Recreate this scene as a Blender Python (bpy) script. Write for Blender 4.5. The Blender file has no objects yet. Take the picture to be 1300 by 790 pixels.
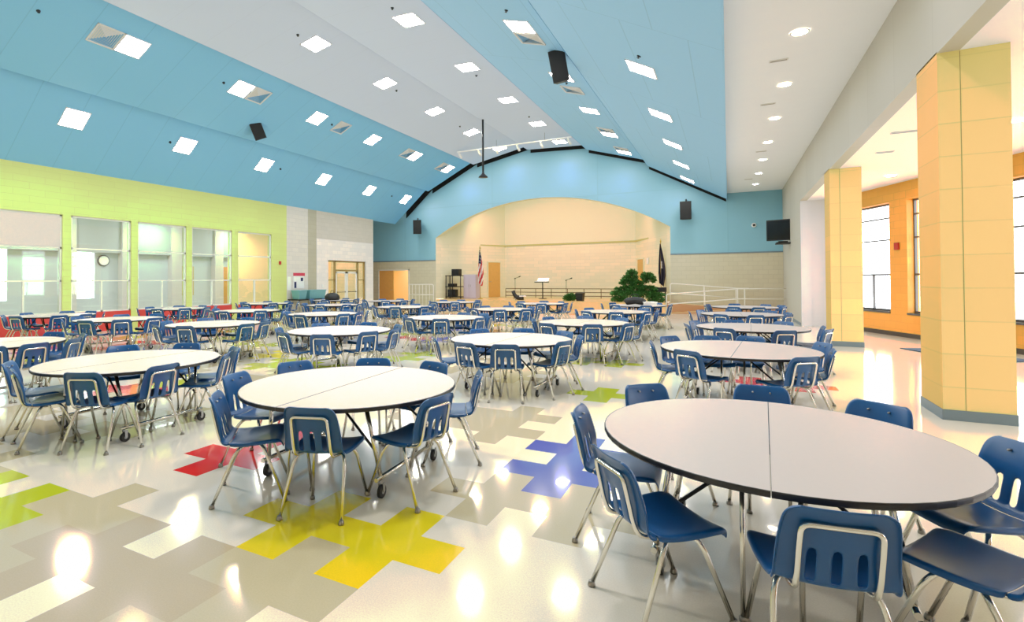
import bpy, bmesh, math, random
from mathutils import Vector, Matrix
random.seed(7)
C = bpy.context.scene.collection
PI = math.pi

# ------------------------------------------------------------------ materials
def lin(c):
    return tuple(((v/255)/12.92 if v/255 <= .04045 else ((v/255+.055)/1.055)**2.4) for v in c) + (1,)

def mat(name, rgb, rough=.5, metal=0, spec=.5, coat=0, noise=0, nscale=40):
    m = bpy.data.materials.new(name); m.use_nodes = True
    nt = m.node_tree; b = nt.nodes['Principled BSDF']
    b.inputs['Base Color'].default_value = lin(rgb)
    b.inputs['Roughness'].default_value = rough
    b.inputs['Metallic'].default_value = metal
    b.inputs['Specular IOR Level'].default_value = spec
    b.inputs['Coat Weight'].default_value = coat
    b.inputs['Coat Roughness'].default_value = .03
    if noise:
        g = nt.nodes.new('ShaderNodeNewGeometry')
        n = nt.nodes.new('ShaderNodeTexNoise'); n.inputs['Scale'].default_value = nscale; n.inputs['Detail'].default_value = 3
        nt.links.new(g.outputs['Position'], n.inputs['Vector'])
        mx = nt.nodes.new('ShaderNodeMix'); mx.data_type = 'RGBA'
        l = lin(rgb)
        mx.inputs[6].default_value = tuple(v*(1-noise) for v in l[:3]) + (1,)
        mx.inputs[7].default_value = tuple(min(1, v*(1+noise)) for v in l[:3]) + (1,)
        nt.links.new(n.outputs['Fac'], mx.inputs[0])
        nt.links.new(mx.outputs[2], b.inputs['Base Color'])
    return m

def emis(name, rgb, strength):
    m = bpy.data.materials.new(name); m.use_nodes = True
    nt = m.node_tree; b = nt.nodes['Principled BSDF']
    b.inputs['Base Color'].default_value = (.8, .8, .8, 1)
    b.inputs['Emission Color'].default_value = lin(rgb)
    b.inputs['Emission Strength'].default_value = strength
    return m

def block(name, rgb, along, bw, bh, joint=.008, dark=.8, rough=.55, offset=.5, vary=.03, spec=.4):
    """painted masonry or panels: joint lines from world position; along = axis ('x','y' with z rows, or 'yx','xy' flat)"""
    m = bpy.data.materials.new(name); m.use_nodes = True
    nt = m.node_tree; b = nt.nodes['Principled BSDF']
    b.inputs['Roughness'].default_value = rough
    b.inputs['Specular IOR Level'].default_value = spec
    g = nt.nodes.new('ShaderNodeNewGeometry'); s = nt.nodes.new('ShaderNodeSeparateXYZ'); c = nt.nodes.new('ShaderNodeCombineXYZ')
    nt.links.new(g.outputs['Position'], s.inputs[0])
    pick = {'x': ('X', 'Z'), 'y': ('Y', 'Z'), 'xy': ('X', 'Y'), 'yx': ('Y', 'X')}[along]
    nt.links.new(s.outputs[pick[0]], c.inputs[0]); nt.links.new(s.outputs[pick[1]], c.inputs[1])
    t = nt.nodes.new('ShaderNodeTexBrick')
    t.offset = offset; t.inputs['Scale'].default_value = 1
    t.inputs['Brick Width'].default_value = bw; t.inputs['Row Height'].default_value = bh
    t.inputs['Mortar Size'].default_value = joint; t.inputs['Mortar Smooth'].default_value = .2
    l = lin(rgb)
    t.inputs['Color1'].default_value = tuple(v*(1-vary) for v in l[:3]) + (1,)
    t.inputs['Color2'].default_value = tuple(min(1, v*(1+vary)) for v in l[:3]) + (1,)
    t.inputs['Mortar'].default_value = tuple(v*dark for v in l[:3]) + (1,)
    nt.links.new(c.outputs[0], t.inputs['Vector'])
    nt.links.new(t.outputs['Color'], b.inputs['Base Color'])
    bp = nt.nodes.new('ShaderNodeBump'); bp.inputs['Strength'].default_value = .25; bp.inputs['Distance'].default_value = .01
    inv = nt.nodes.new('ShaderNodeMath'); inv.operation = 'SUBTRACT'; inv.inputs[0].default_value = 1
    nt.links.new(t.outputs['Fac'], inv.inputs[1]); nt.links.new(inv.outputs[0], bp.inputs['Height'])
    nt.links.new(bp.outputs[0], b.inputs['Normal'])
    return m

def glass(name, tint, gloss):
    m = bpy.data.materials.new(name); m.use_nodes = True
    nt = m.node_tree; nt.nodes.remove(nt.nodes['Principled BSDF'])
    o = nt.nodes['Material Output']
    t = nt.nodes.new('ShaderNodeBsdfTransparent'); t.inputs[0].default_value = lin(tint)
    g = nt.nodes.new('ShaderNodeBsdfGlossy'); g.inputs['Roughness'].default_value = .03
    mx = nt.nodes.new('ShaderNodeMixShader'); mx.inputs[0].default_value = gloss
    nt.links.new(t.outputs[0], mx.inputs[1]); nt.links.new(g.outputs[0], mx.inputs[2]); nt.links.new(mx.outputs[0], o.inputs[0])
    return m

def floor_mat(name, rgb):
    m = mat(name, rgb, rough=.12, spec=.5, coat=.35, noise=.13, nscale=120)
    return m

M = dict(
    cream=floor_mat('tile_cream', (246, 234, 214)), tan=floor_mat('tile_tan', (210, 193, 154)), taupe=floor_mat('tile_taupe', (200, 176, 142)),
    yellow=floor_mat('tile_yellow', (255, 222, 34)), tblue=floor_mat('tile_blue', (92, 100, 190)), red=floor_mat('tile_red', (228, 45, 45)), green=floor_mat('tile_green', (190, 205, 30)),
    lime=block('lime_block', (216, 228, 128), 'y', .8, .2, dark=.95, vary=.012),
    redpanel=mat('red_panel', (214, 62, 58), .5),
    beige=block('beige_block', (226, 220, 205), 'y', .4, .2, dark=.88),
    beigedark=block('beige_block_dark', (208, 200, 184), 'y', .4, .2, dark=.88),  # darker beige blocks, upper door wall and rear wall
    beigestrip=block('beige_block_strip', (180, 174, 150), 'y', .4, .2, dark=.9),
    whitewall=block('white_block', (238, 234, 230), 'y', .4, .2, dark=.94),
    beigex=block('beige_block_back', (208, 198, 170), 'x', .4, .2, dark=.85),
    stagewall=block('stage_block', (240, 230, 192), 'x', .6, .2, dark=.92),
    stageup=mat('stage_plaster', (238, 230, 192), .6),
    bluewall=block('blue_plaster', (130, 184, 206), 'x', 6, 6, dark=.93, joint=.02, offset=0),
    blue1=block('ceiling_blue_cross', (122, 190, 240), 'yx', 1.17, 40, joint=.012, dark=.86, offset=0, vary=.0, rough=.6),
    blue5=block('ceiling_blue_long', (144, 200, 246), 'xy', 1.1, 4.6, joint=.010, dark=.82, offset=.5, vary=.0, rough=.6),
    grey3=block('ceiling_grey', (200, 218, 248), 'yx', 1.17, 40, joint=.008, dark=.94, offset=0, vary=.0, rough=.6),
    white=mat('ceiling_white', (246, 250, 255), .7, noise=.02, nscale=3),
    fascia=block('fascia_block', (192, 188, 176), 'y', 1.6, 3, dark=.9, joint=.012),
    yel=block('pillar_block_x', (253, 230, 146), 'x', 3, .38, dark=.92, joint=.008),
    yelshade=block('pillar_block_shaded', (232, 184, 98), 'y', 3, .38, dark=.92, joint=.008),  # same pillar paint, with the side faces' shade put into the colour
    basegrey=mat('vinyl_base', (112, 130, 142), .45),
    basedark=mat('dark_base', (70, 62, 58), .5),
    orange=block('orange_block', (240, 164, 70), 'y', .4, .2, dark=.92),
    annexwhite=mat('annex_white', (226, 230, 240), .5, noise=.02, nscale=2),
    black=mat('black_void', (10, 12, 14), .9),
    frame=mat('window_frame_white', (232, 234, 226), .4),
    framedark=mat('window_frame_dark', (96, 96, 96), .4, .3),
    pane=glass('window_glass', (226, 240, 240), .10),
    clear=glass('clear_glass', (250, 252, 255), .05),
    blind=mat('beige_blind', (220, 214, 204), .7, noise=.03, nscale=20),
    mint=mat('corridor_mint', (206, 216, 216), .5, noise=.03, nscale=3),
    soffit=mat('corridor_soffit', (190, 196, 190), .6),
    navy=mat('navy_plastic', (12, 78, 136), .30, spec=.5, noise=.05, nscale=6),
    chrome=mat('chrome_tube', (226, 222, 212), .16, 1),
    glide=mat('glide_metal', (150, 146, 140), .3, .9),
    top=mat('table_laminate', (203, 193, 189), .42, spec=.35, noise=.015, nscale=30),
    edge=mat('table_edge_black', (22, 22, 26), .4),
    steel=mat('grey_steel', (160, 162, 164), .3, .9),
    darksteel=mat('dark_steel', (40, 42, 46), .4, .5),
    rubber=mat('black_rubber', (18, 18, 20), .5),
    speaker=mat('speaker_black', (15, 16, 18), .55),
    grille=mat('speaker_grille', (20, 21, 23), .8, noise=.3, nscale=300),
    lamp=emis('troffer_glow', (255, 251, 244), 45),
    down=emis('downlight_glow', (255, 252, 246), 60),
    warm=emis('warm_lamp_glow', (255, 232, 180), 30),
    trim=mat('light_trim', (240, 240, 238), .5),
    vent=mat('vent_white', (222, 220, 216), .5),
    wood=mat('honey_wood', (226, 160, 86), .4, noise=.08, nscale=8),
    stagefloor=mat('stage_wood', (232, 186, 124), .3, noise=.06, nscale=8),
    rampside=mat('ramp_brown', (190, 138, 100), .5),
    rail=mat('white_rail', (240, 234, 218), .4),
    teal=mat('teal_plastic', (110, 170, 178), .35),
    leaf=mat('conifer_green', (62, 112, 50), .6, noise=.5, nscale=9),
    bark=mat('bark_brown', (92, 66, 44), .8),
    flagblue=mat('flag_navy', (36, 44, 84), .8), flagred=mat('flag_red', (206, 54, 56), .8), flagwhite=mat('flag_white', (240, 228, 222), .8),
    brass=mat('brass', (206, 168, 90), .3, .9),
    lav=mat('lavender_cabinet', (196, 180, 196), .5),
    paper=mat('paper_white', (246, 244, 240), .7), redpaper=mat('paper_red', (214, 60, 80), .7),
    bronze=mat('bronze_frame', (146, 126, 84), .4, .2),
    cork=mat('cork_tan', (214, 190, 120), .8, noise=.15, nscale=30),
    matblue=mat('entrance_mat_blue', (62, 84, 108), .9, noise=.2, nscale=200),
    screen=mat('screen_black', (16, 16, 20), .12),
    doorwarm=mat('room_warm_wall', (252, 232, 180), .6),
    alarm=mat('alarm_red', (190, 40, 36), .4),
)

# ------------------------------------------------------------------ mesh helpers
def fillet(pts, r, n=5):
    pts = [Vector(p) for p in pts]; out = [pts[0]]
    for i in range(1, len(pts)-1):
        a, b, c = pts[i-1], pts[i], pts[i+1]
        rr = min(r, (a-b).length*.49, (c-b).length*.49)
        p0 = b+(a-b).normalized()*rr; p1 = b+(c-b).normalized()*rr
        for k in range(n+1):
            t = k/n; out.append(p0*(1-t)**2+b*2*t*(1-t)+p1*t*t)
    out.append(pts[-1]); return out

class MB:
    def __init__(s): s.v = []; s.f = []; s.m = []; s.s = []; s.mats = []
    def mi(s, m):
        m = M[m] if isinstance(m, str) else m
        if m not in s.mats: s.mats.append(m)
        return s.mats.index(m)
    def poly(s, pts, m, smooth=False):
        i = len(s.v); s.v += [tuple(p) for p in pts]; s.f.append(tuple(range(i, i+len(pts)))); s.m.append(s.mi(m)); s.s.append(smooth); return s
    def box(s, a, b, m, rot=0, tf=None, bev=0):
        x0, y0, z0 = a; x1, y1, z1 = b
        if bev:
            # chamfered vertical edges and top/bottom
            cx, cy = (x0+x1)/2, (y0+y1)/2
            def ring(z, ins):
                X0, X1, Y0, Y1 = x0+ins, x1-ins, y0+ins, y1-ins
                e = bev
                return [(X0+e, Y0, z), (X1-e, Y0, z), (X1, Y0+e, z), (X1, Y1-e, z), (X1-e, Y1, z), (X0+e, Y1, z), (X0, Y1-e, z), (X0, Y0+e, z)]
            R = [ring(z0, bev), ring(z0+bev, 0), ring(z1-bev, 0), ring(z1, bev)]
            pts = [p for r_ in R for p in r_]
            fs = [tuple(range(7, -1, -1)), tuple(range(24, 32))]
            for k in range(3):
                for j in range(8): fs.append((k*8+j, k*8+(j+1) % 8, k*8+8+(j+1) % 8, k*8+8+j))
        else:
            pts = [(x0, y0, z0), (x1, y0, z0), (x1, y1, z0), (x0, y1, z0), (x0, y0, z1), (x1, y0, z1), (x1, y1, z1), (x0, y1, z1)]
            fs = [(0, 3, 2, 1), (4, 5, 6, 7), (0, 1, 5, 4), (1, 2, 6, 5), (2, 3, 7, 6), (3, 0, 4, 7)]
        if tf is not None: pts = [tuple(tf @ Vector(p)) for p in pts]
        i = len(s.v); s.v += pts; k = s.mi(m)
        for f in fs: s.f.append(tuple(i+q for q in f)); s.m.append(k); s.s.append(False)
        return s
    def tube(s, pts, r, m, n=8, fr=0, cap=True, r2=None):
        pts = fillet(pts, fr) if fr else [Vector(p) for p in pts]
        k = s.mi(m); base = len(s.v); L = len(pts); up = None
        for i, p in enumerate(pts):
            t = (pts[min(i+1, L-1)]-pts[max(i-1, 0)]).normalized()
            if up is None:
                up = Vector((0, 0, 1)) if abs(t.z) < .9 else Vector((1, 0, 0))
            x = t.cross(up).normalized(); up = x.cross(t).normalized()
            rr = r if r2 is None else r+(r2-r)*i/(L-1)
            for j in range(n):
                a = 2*PI*j/n; s.v.append(tuple(p+(x*math.cos(a)+up*math.sin(a))*rr))
        for i in range(L-1):
            for j in range(n):
                a = base+i*n+j; b = base+i*n+(j+1) % n
                s.f.append((a, a+n, b+n, b)); s.m.append(k); s.s.append(True)
        if cap:
            s.f.append(tuple(base+j for j in range(n))); s.m.append(k); s.s.append(False)
            s.f.append(tuple(base+(L-1)*n+j for j in range(n-1, -1, -1))); s.m.append(k); s.s.append(False)
        return s
    def lathe(s, prof, m, n=16, at=(0, 0, 0), axis='z'):
        base = len(s.v); k = s.mi(m)
        for (r, z) in prof:
            for j in range(n):
                a = 2*PI*j/n; c, d = r*math.cos(a), r*math.sin(a)
                p = {'z': (c, d, z), 'x': (z, c, d), 'y': (d, z, c)}[axis]
                s.v.append((p[0]+at[0], p[1]+at[1], p[2]+at[2]))
        for i in range(len(prof)-1):
            for j in range(n):
                a = base+i*n+j; b = base+i*n+(j+1) % n
                s.f.append((a, b, b+n, a+n)); s.m.append(k); s.s.append(True)
        s.f.append(tuple(base+j for j in range(n-1, -1, -1))); s.m.append(k); s.s.append(False)
        s.f.append(tuple(base+(len(prof)-1)*n+j for j in range(n))); s.m.append(k); s.s.append(False)
        return s
    def mesh(s, name):
        me = bpy.data.meshes.new(name); me.from_pydata(s.v, [], s.f)
        for m in s.mats: me.materials.append(m)
        me.polygons.foreach_set('material_index', s.m); me.polygons.foreach_set('use_smooth', s.s)
        me.update(); return me
    def build(s, name, parent=None, label=None):
        o = bpy.data.objects.new(name, s.mesh(name)); C.objects.link(o); o.parent = parent
        if label: o['label'] = label
        return o

def thing(name, label, cat, loc=(0, 0, 0), rz=0, group=None, rot=None):
    o = bpy.data.objects.new(name, None); C.objects.link(o); o.empty_display_size = .1
    o.location = loc; o.rotation_euler = rot if rot else (0, 0, rz)
    return tag(o, label, cat, group)
def tag(o, label, cat, group=None):
    o['label'] = label; o['category'] = cat
    if group: o['group'] = group
    return o
def struct(o): o['kind'] = 'structure'; return o
def dup(root, loc, rz, label, group, rot=None):
    r = root.copy(); C.objects.link(r); r.location = loc; r.rotation_euler = rot if rot else (0, 0, rz)
    r['label'] = label
    if group: r['group'] = group
    for ch in root.children:
        c = ch.copy(); C.objects.link(c); c.parent = r
        for g in ch.children:
            d = g.copy(); C.objects.link(d); d.parent = c
    return r
def baked(o):
    dg = bpy.context.evaluated_depsgraph_get()
    me = bpy.data.meshes.new_from_object(o.evaluated_get(dg), depsgraph=dg)
    o.modifiers.clear(); o.data = me
    for p in me.polygons: p.use_smooth = True
    return o

# ------------------------------------------------------------------ room constants (metres; camera stands at the origin)
BV = 27.1            # back wall plane
UL = -18.35          # left wall plane
UR = 2.18            # plane of the fascia and of the pillars' left faces
V0 = -3.0
PAN = [((-18.40, 5.11), (-15.98, 7.20), 'blue1'), ((-15.98, 6.96), (-12.94, 8.44), 'blue1'), ((-12.94, 8.25), (-9.66, 8.92), 'grey3'),
       ((-9.66, 8.71), (-6.44, 8.57), 'grey3'), ((-6.44, 8.33), (-3.45, 7.43), 'blue5'), ((-3.45, 7.16), (-.05, 5.28), 'blue5')]

# ---- floor: twelve-inch tiles laid as interlocking hash shapes of nine tiles
S = .31764; OX, OY = -2.7204, 2.1975
COL = {}
def tile_col(a, b):
    fixed = {(0, 0): 'yellow', (1, 2): 'tblue', (-2, 1): 'red', (-3, -1): 'green', (1, 5): 'green', (0, 5): 'cream', (3, 7): 'red', (3, 6): 'cream',
             (1, 1): 'tan', (0, 3): 'tan', (0, -1): 'tan', (-1, -1): 'taupe', (-2, -1): 'tan', (-1, 0): 'cream', (-1, -2): 'cream', (0, -2): 'taupe', (1, 0): 'cream', (1, -1): 'cream', (0, 1): 'cream', (0, 2): 'cream',
             (-1, 1): 'cream', (-3, 0): 'cream', (-2, 0): 'cream', (2, 0): 'cream', (2, 1): 'cream', (-4, 1): 'tan', (-3, 1): 'cream', (-2, -2): 'taupe', (-3, -2): 'tan', (2, 2): 'cream', (2, 3): 'cream', (1, 3): 'cream', (1, 4): 'cream'}
    far = {(-6, 2): 'red', (0, 8): 'green', (-6, 10): 'red', (-7, 6): 'yellow', (-6, 5): 'green'}
    if (a, b) in far: return far[(a, b)]
    if (a, b) not in fixed and 0 <= a: return 'cream'
    if (a, b) in fixed: return fixed[(a, b)]
    r = random.Random(a*7919+b*104729+5).random()
    if (a+2*b) % 5 == 0 and r < .7 and (b >= 7 or (a <= -5 and b >= 2)): return ['yellow', 'tblue', 'red', 'green'][(a*3+b*5+abs(a*b)) % 4]
    return 'tan' if r < .16 else 'taupe' if r < .24 else 'cream'
def cell(i, j):
    for a in range((i-1)//3-1, (i-1)//3+3):
        for b in range((j-1)//3-1, (j-1)//3+3):
            di, dj = i-1-3*a, j-1-3*b
            if (a+b) % 2: di, dj = dj, di
            if (dj == 0 and abs(di) <= 2) or (abs(di) == 1 and abs(dj) == 1): return tile_col(a, b)
    return 'cream'
fl = MB()
i0, i1 = int((-22.6-OX)/S)-1, int((12.6-OX)/S)+1; j0, j1 = int((V0-OY)/S)-1, int((BV+.5-OY)/S)+1
W = i1-i0+1
for j in range(j0, j1+1):
    for i in range(i0, i1+1): fl.v.append((OX+i*S, OY+j*S, 0))
for j in range(j0, j1):
    for i in range(i0, i1):
        a = (j-j0)*W+(i-i0); fl.f.append((a, a+1, a+W+1, a+W)); fl.m.append(fl.mi(cell(i, j))); fl.s.append(False)
struct(fl.build('floor'))

# ---- ceilings
for n, ((a, za), (b, zb), m) in enumerate(PAN):
    mb = MB(); t = .12; e = BV-.5
    mb.poly([(a, V0, za), (a, e, za), (b, e, zb), (b, V0, zb)], m)
    mb.poly([(a, V0, za+t), (b, V0, zb+t), (b, e, zb+t), (a, e, za+t)], 'black')
    mb.poly([(a, V0, za), (a, V0, za+t), (a, e, za+t), (a, e, za)], m)
    mb.poly([(b, V0, zb), (b, e, zb), (b, e, zb+t), (b, V0, zb+t)], m)
    mb.poly([(a, e, za), (a, e, za+t), (b, e, zb+t), (b, e, zb)], m)
    if n:                                   # riser up to the panel before
        zp = PAN[n-1][1][1]
        mb.poly([(a-.01, V0, za), (a-.01, V0, zp+.1), (a-.01, e, zp+.1), (a-.01, e, za)], m)
    struct(mb.build('ceiling'))
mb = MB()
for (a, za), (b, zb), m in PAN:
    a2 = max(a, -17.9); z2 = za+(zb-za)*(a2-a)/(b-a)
    mb.poly([(a2, BV-.012, z2-.07), (b, BV-.012, zb-.07), (b, BV-.012, zb+.5), (a2, BV-.012, z2+.5)], 'black')  # darkness of the gap behind the panel ends, painted as a strip
struct(mb.build('gap_shade_strip'))
mb = MB(); mb.box((-.05, V0, 5.28), (-.02, BV, 5.95), 'blue5'); struct(mb.build('ceiling_edge'))
mb = MB(); mb.box((-.02, V0, 5.60), (UR+.3, BV, 5.70), 'white'); struct(mb.build('ceiling_white'))
mb = MB(); mb.box((-22.6, V0, 9.3), (2.6, BV+.4, 9.4), 'black'); mb.box((-22.7, V0, 5.4), (-22.6, BV, 9.3), 'black'); mb.box((-.02, V0, 5.75), (.03, BV, 9.3), 'black'); struct(mb.build('roof'))
mb = MB(); mb.box((-22.6, V0, 4.30), (UL-.26, BV-2.8, 4.38), 'white'); mb.box((-22.6, BV-2.82, 6.0), (UL-.05, BV-.02, 6.1), 'white'); struct(mb.build('ceiling_corridor'))
mb = MB(); pl = [(UR+.2, V0), (13.1, V0), (3.3, 20.9), (UR+.2, 20.9)]
mb.poly([(x, y, 4.25) for x, y in pl][::-1], 'white'); mb.poly([(x, y, 4.33) for x, y in pl], 'white'); struct(mb.build('ceiling_annex'))

# ---- left wall with five window bays
WIN = [(6.51, 8.47), (8.71, 10.55), (10.78, 12.61), (12.84, 14.65), (14.95, 16.75)]
WZ0, WZ1 = .64, 3.73
mb = MB(); T = .25
edges = [V0] + [q for w in WIN for q in w] + [17.64]
for k in range(0, len(edges), 2): mb.box((UL-T, edges[k], 0), (UL, edges[k+1], WZ1), 'lime')
mb.box((UL-T, V0, WZ1), (UL, 17.64, 5.2), 'lime')
for a, b in WIN: mb.box((UL-T, a, 0), (UL-.02, b, WZ0), 'redpanel')
mb.box((UL-T, 17.64, 0), (UL, 19.02, 5.2), 'beige'); mb.box((UL-T, 19.02, 0), (UL, 19.62, 5.2), 'beigestrip')
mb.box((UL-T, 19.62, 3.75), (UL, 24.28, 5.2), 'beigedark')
mb.box((UL-T, 19.62, 0), (UL, 20.47, 3.75), 'whitewall'); mb.box((UL-T, 23.6, 0), (UL, 24.28, 3.75), 'whitewall'); mb.box((UL-T, 20.47, 2.68), (UL, 23.6, 3.75), 'whitewall')
struct(mb.build('wall_left'))
mb = MB(); mb.box((UL, 17.64, 0), (UL+.015, 20.47, .1), 'basegrey'); mb.box((UL, 23.6, 0), (UL+.015, 24.28, .1), 'basegrey'); struct(mb.build('baseboard_left'))
for k, (a, b) in enumerate(WIN):
    r = bpy.data.objects.new('window_%d' % (k+1), None); C.objects.link(r); r.location = (UL-.08, (a+b)/2, WZ0); struct(r)
    f = MB(); w = (b-a)/2; h = WZ1-WZ0; d = .035
    for y0, y1, z0, z1 in ((-w, -w+.05, 0, h), (w-.05, w, 0, h), (-w, w, 0, .05), (-w, w, h-.05, h), (-w, w, 2.03, 2.08), (-w, w, 1.0, 1.045), (-.025, .025, 0, 1.0)):
        f.box((-d, y0, z0), (d, y1, z1), 'frame')
    f.build('window_frame', r)
    g = MB(); g.poly([(0, -w, 0), (0, w, 0), (0, w, h), (0, -w, h)], 'pane'); g.build('window_glass', r)
    if k == 0:
        g = MB(); g.box((.04, -w+.05, 2.08), (.05, w-.05, h-.05), 'blind'); g.build('window_blind', r, 'beige roller blind drawn over the top pane')
# corridor behind the windows
mb = MB()
ops = [(V0, 7.6), (8.3, 10.15), (11.0, 16.9)]
for a, b in ops: mb.box((-21.7, a, 0), (-21.5, b, 2.75), 'mint')
mb.box((-21.7, 7.6, 0), (-21.5, 8.3, 1.0), 'mint'); mb.box((-21.7, 10.15, 0), (-21.5, 11.0, 1.0), 'mint')
mb.box((-21.7, 16.9, 0), (-21.5, BV-2.8, 4.3), 'doorwarm'); mb.box((-21.7, V0, 2.75), (-21.3, 16.9, 4.3), 'soffit')
for v in (8.9, 10.95, 13.0, 15.1): mb.box((-21.5, v+.9, 0), (-21.2, v+1.35, 4.3), 'blind')
struct(mb.build('wall_corridor'))
mb = MB(); mb.lathe([(.2, 0), (.22, .01), (.22, .05), (.19, .06)], 'framedark', 20, axis='x'); c_ = mb.build('wall_clock'); c_.location = (-21.5, 11.3, 2.45)
tag(c_, 'round wall clock seen through the green wall windows', 'clock')
c2 = MB(); c2.lathe([(.18, .06), (.18, .065)], 'paper', 20, axis='x'); c2.build('clock_face', c_)
mb = MB(); mb.box((-21.495, 14.45, 1.0), (-21.46, 15.1, 2.3), 'cork'); tag(mb.build('notice_board'), 'tan cork notice board on the corridor wall behind the glass', 'board')
mb = MB(); mb.box((-21.5, 16.2, 0), (-21.45, 16.85, 2.3), 'wood'); struct(mb.build('door_3'))

# ---- doors in the left wall
r = bpy.data.objects.new('door_1', None); C.objects.link(r); r.location = (UL-.12, 22.03, 0); struct(r)
f = MB()
for y0, y1, z0, z1 in ((-1.56, -1.48, 0, 2.68), (1.48, 1.56, 0, 2.68), (-1.56, 1.56, 2.6, 2.68), (-.98, -.90, 0, 2.68), (.90, .98, 0, 2.68), (-.9, .9, 2.12, 2.2), (-1.5, -.95, 1.62, 1.67), (.95, 1.5, 1.62, 1.67)):
    f.box((-.05, y0, z0), (.05, y1, z1), 'bronze')
f.build('door_frame', r)
for sgn in (-1, 1):
    lf = MB(); a, b = (-.89, -.01) if sgn < 0 else (.01, .89)
    for y0, y1, z0, z1 in ((a, a+.1, 0, 2.1), (b-.1, b, 0, 2.1), (a, b, 0, .25), (a, b, 2.0, 2.1)): lf.box((-.022, y0, z0), (.022, y1, z1), 'frame')
    lo = lf.build('door_leaf', r)
    g = MB(); g.poly([(0, a+.1, .25), (0, b-.1, .25), (0, b-.1, 2.0), (0, a+.1, 2.0)], 'clear'); g.build('door_glass', lo)
    p = MB(); p.tube([(.06, a+.1, 1.0), (.06, b-.1, 1.0)], .02, 'framedark'); p.box((.02, a+.1, .97), (.06, a+.16, 1.03), 'framedark'); p.box((.02, b-.16, .97), (.06, b-.1, 1.03), 'framedark'); p.build('push_bar', lo)
g = MB()
for y0, y1, z0, z1 in ((-1.48, -.98, 0, 2.6), (.98, 1.48, 0, 2.6), (-.9, .9, 2.2, 2.6)): g.poly([(0, y0, z0), (0, y1, z0), (0, y1, z1), (0, y0, z1)], 'clear')
g.build('side_glass', r)

# ---- back wall with the arched stage opening
AL, AR, AS, AP = -15.77, -2.50, 4.17, 6.10
hw = (AR-AL)/2; rise = AP-AS; RR = (hw*hw+rise*rise)/(2*rise); AC = (AL+AR)/2
def arch(u): return AP-RR+math.sqrt(max(0, RR*RR-(u-AC)**2))
mb = MB(); D2 = .35; ZB = 2.81
def bq(u0, u1, z0, z1, m): mb.poly([(u0, BV, z0), (u1, BV, z0), (u1, BV, z1), (u0, BV, z1)], m)
for u0, u1, z0, z1, m in ((-22.6, -20.05, 0, ZB, 'beigex'), (-20.05, -17.7, 2.27, ZB, 'beigex'), (-17.7, AL, 0, ZB, 'beigex'), (-22.6, AL, ZB, AS, 'bluewall'), (-22.6, AL, AS, 9.3, 'bluewall'),
                      (AR, UR, 0, ZB, 'beigex'), (AR, UR, ZB, AS, 'bluewall'), (AR, UR, AS, 9.3, 'bluewall')): bq(u0, u1, z0, z1, m)
N = 40
for k in range(N):
    u0 = AL+(AR-AL)*k/N; u1 = AL+(AR-AL)*(k+1)/N
    mb.poly([(u0, BV, arch(u0)), (u1, BV, arch(u1)), (u1, BV, 9.3), (u0, BV, 9.3)], 'bluewall')
    mb.poly([(u0, BV, arch(u0)), (u0, BV+D2, arch(u0)), (u1, BV+D2, arch(u1)), (u1, BV, arch(u1))], 'stageup')
mb.poly([(AL, BV, 0), (AL, BV+D2, 0), (AL, BV+D2, AS), (AL, BV, AS)], 'stageup'); mb.poly([(AR, BV, 0), (AR, BV, AS), (AR, BV+D2, AS), (AR, BV+D2, 0)], 'stageup')
struct(mb.build('wall_back'))
mb = MB(); mb.box((-17.7, BV-.025, ZB-.03), (AL, BV, ZB+.03), 'basegrey'); mb.box((AR, BV-.025, ZB-.03), (UR, BV, ZB+.03), 'basegrey'); mb.box((-22.6, BV-.025, ZB-.03), (-17.7, BV, ZB+.03), 'basegrey'); struct(mb.build('trim_1'))
mb = MB(); mb.box((-22.6, V0-.1, 0), (13, V0, 9.3), 'beigedark'); struct(mb.build('wall_rear'))
# side space left of the left wall's end, and the room behind the open door
mb = MB(); mb.box((-22.6, BV-2.8, 0), (-22.5, BV, 5.3), 'beige'); mb.box((-22.6, BV-2.85, 0), (UL-T, BV-2.75, 5.3), 'beigex'); struct(mb.build('wall_side'))
mb = MB(); mb.box((-21.2, BV+2.6, 0), (-16.6, BV+2.7, 3), 'doorwarm'); mb.box((-21.3, BV+.02, 0), (-21.2, BV+2.7, 3), 'doorwarm'); mb.box((-16.7, BV+.02, 0), (-16.6, BV+2.7, 3), 'doorwarm'); mb.box((-21.3, BV+.02, 2.9), (-16.6, BV+2.7, 3), 'doorwarm'); mb.box((-21.3, BV+.3, -.05), (-16.6, BV+2.7, .001), 'tan'); struct(mb.build('wall_backroom'))
r = bpy.data.objects.new('door_2', None); C.objects.link(r); r.location = (-18.87, BV, 0); struct(r)
f = MB(); f.box((-1.20, -.04, 0), (-1.12, .1, 2.29), 'beige'); f.box((1.12, -.04, 0), (1.20, .1, 2.29), 'beige'); f.box((-1.2, -.04, 2.22), (1.2, .1, 2.30), 'beige'); f.build('door_frame', r)
lf = MB(); lf.box((-1.12, 0, .01), (-.02, .045, 2.22), 'wood', bev=.004); lo = lf.build('door_leaf', r, 'honey wood door leaf standing closed')
h = MB(); h.tube([(-.1, 0, 1), (-.1, -.05, 1), (-.22, -.05, 1)], .012, 'steel', fr=.02); h.build('door_handle', lo)
lf = MB(); lf.box((-.02, 0, .01), (.03, 1.05, 2.2), 'wood', tf=Matrix.Translation((1.07, .06, 0))); lf.build('door_leaf', r, 'honey wood door leaf swung open into the lit room')

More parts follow.
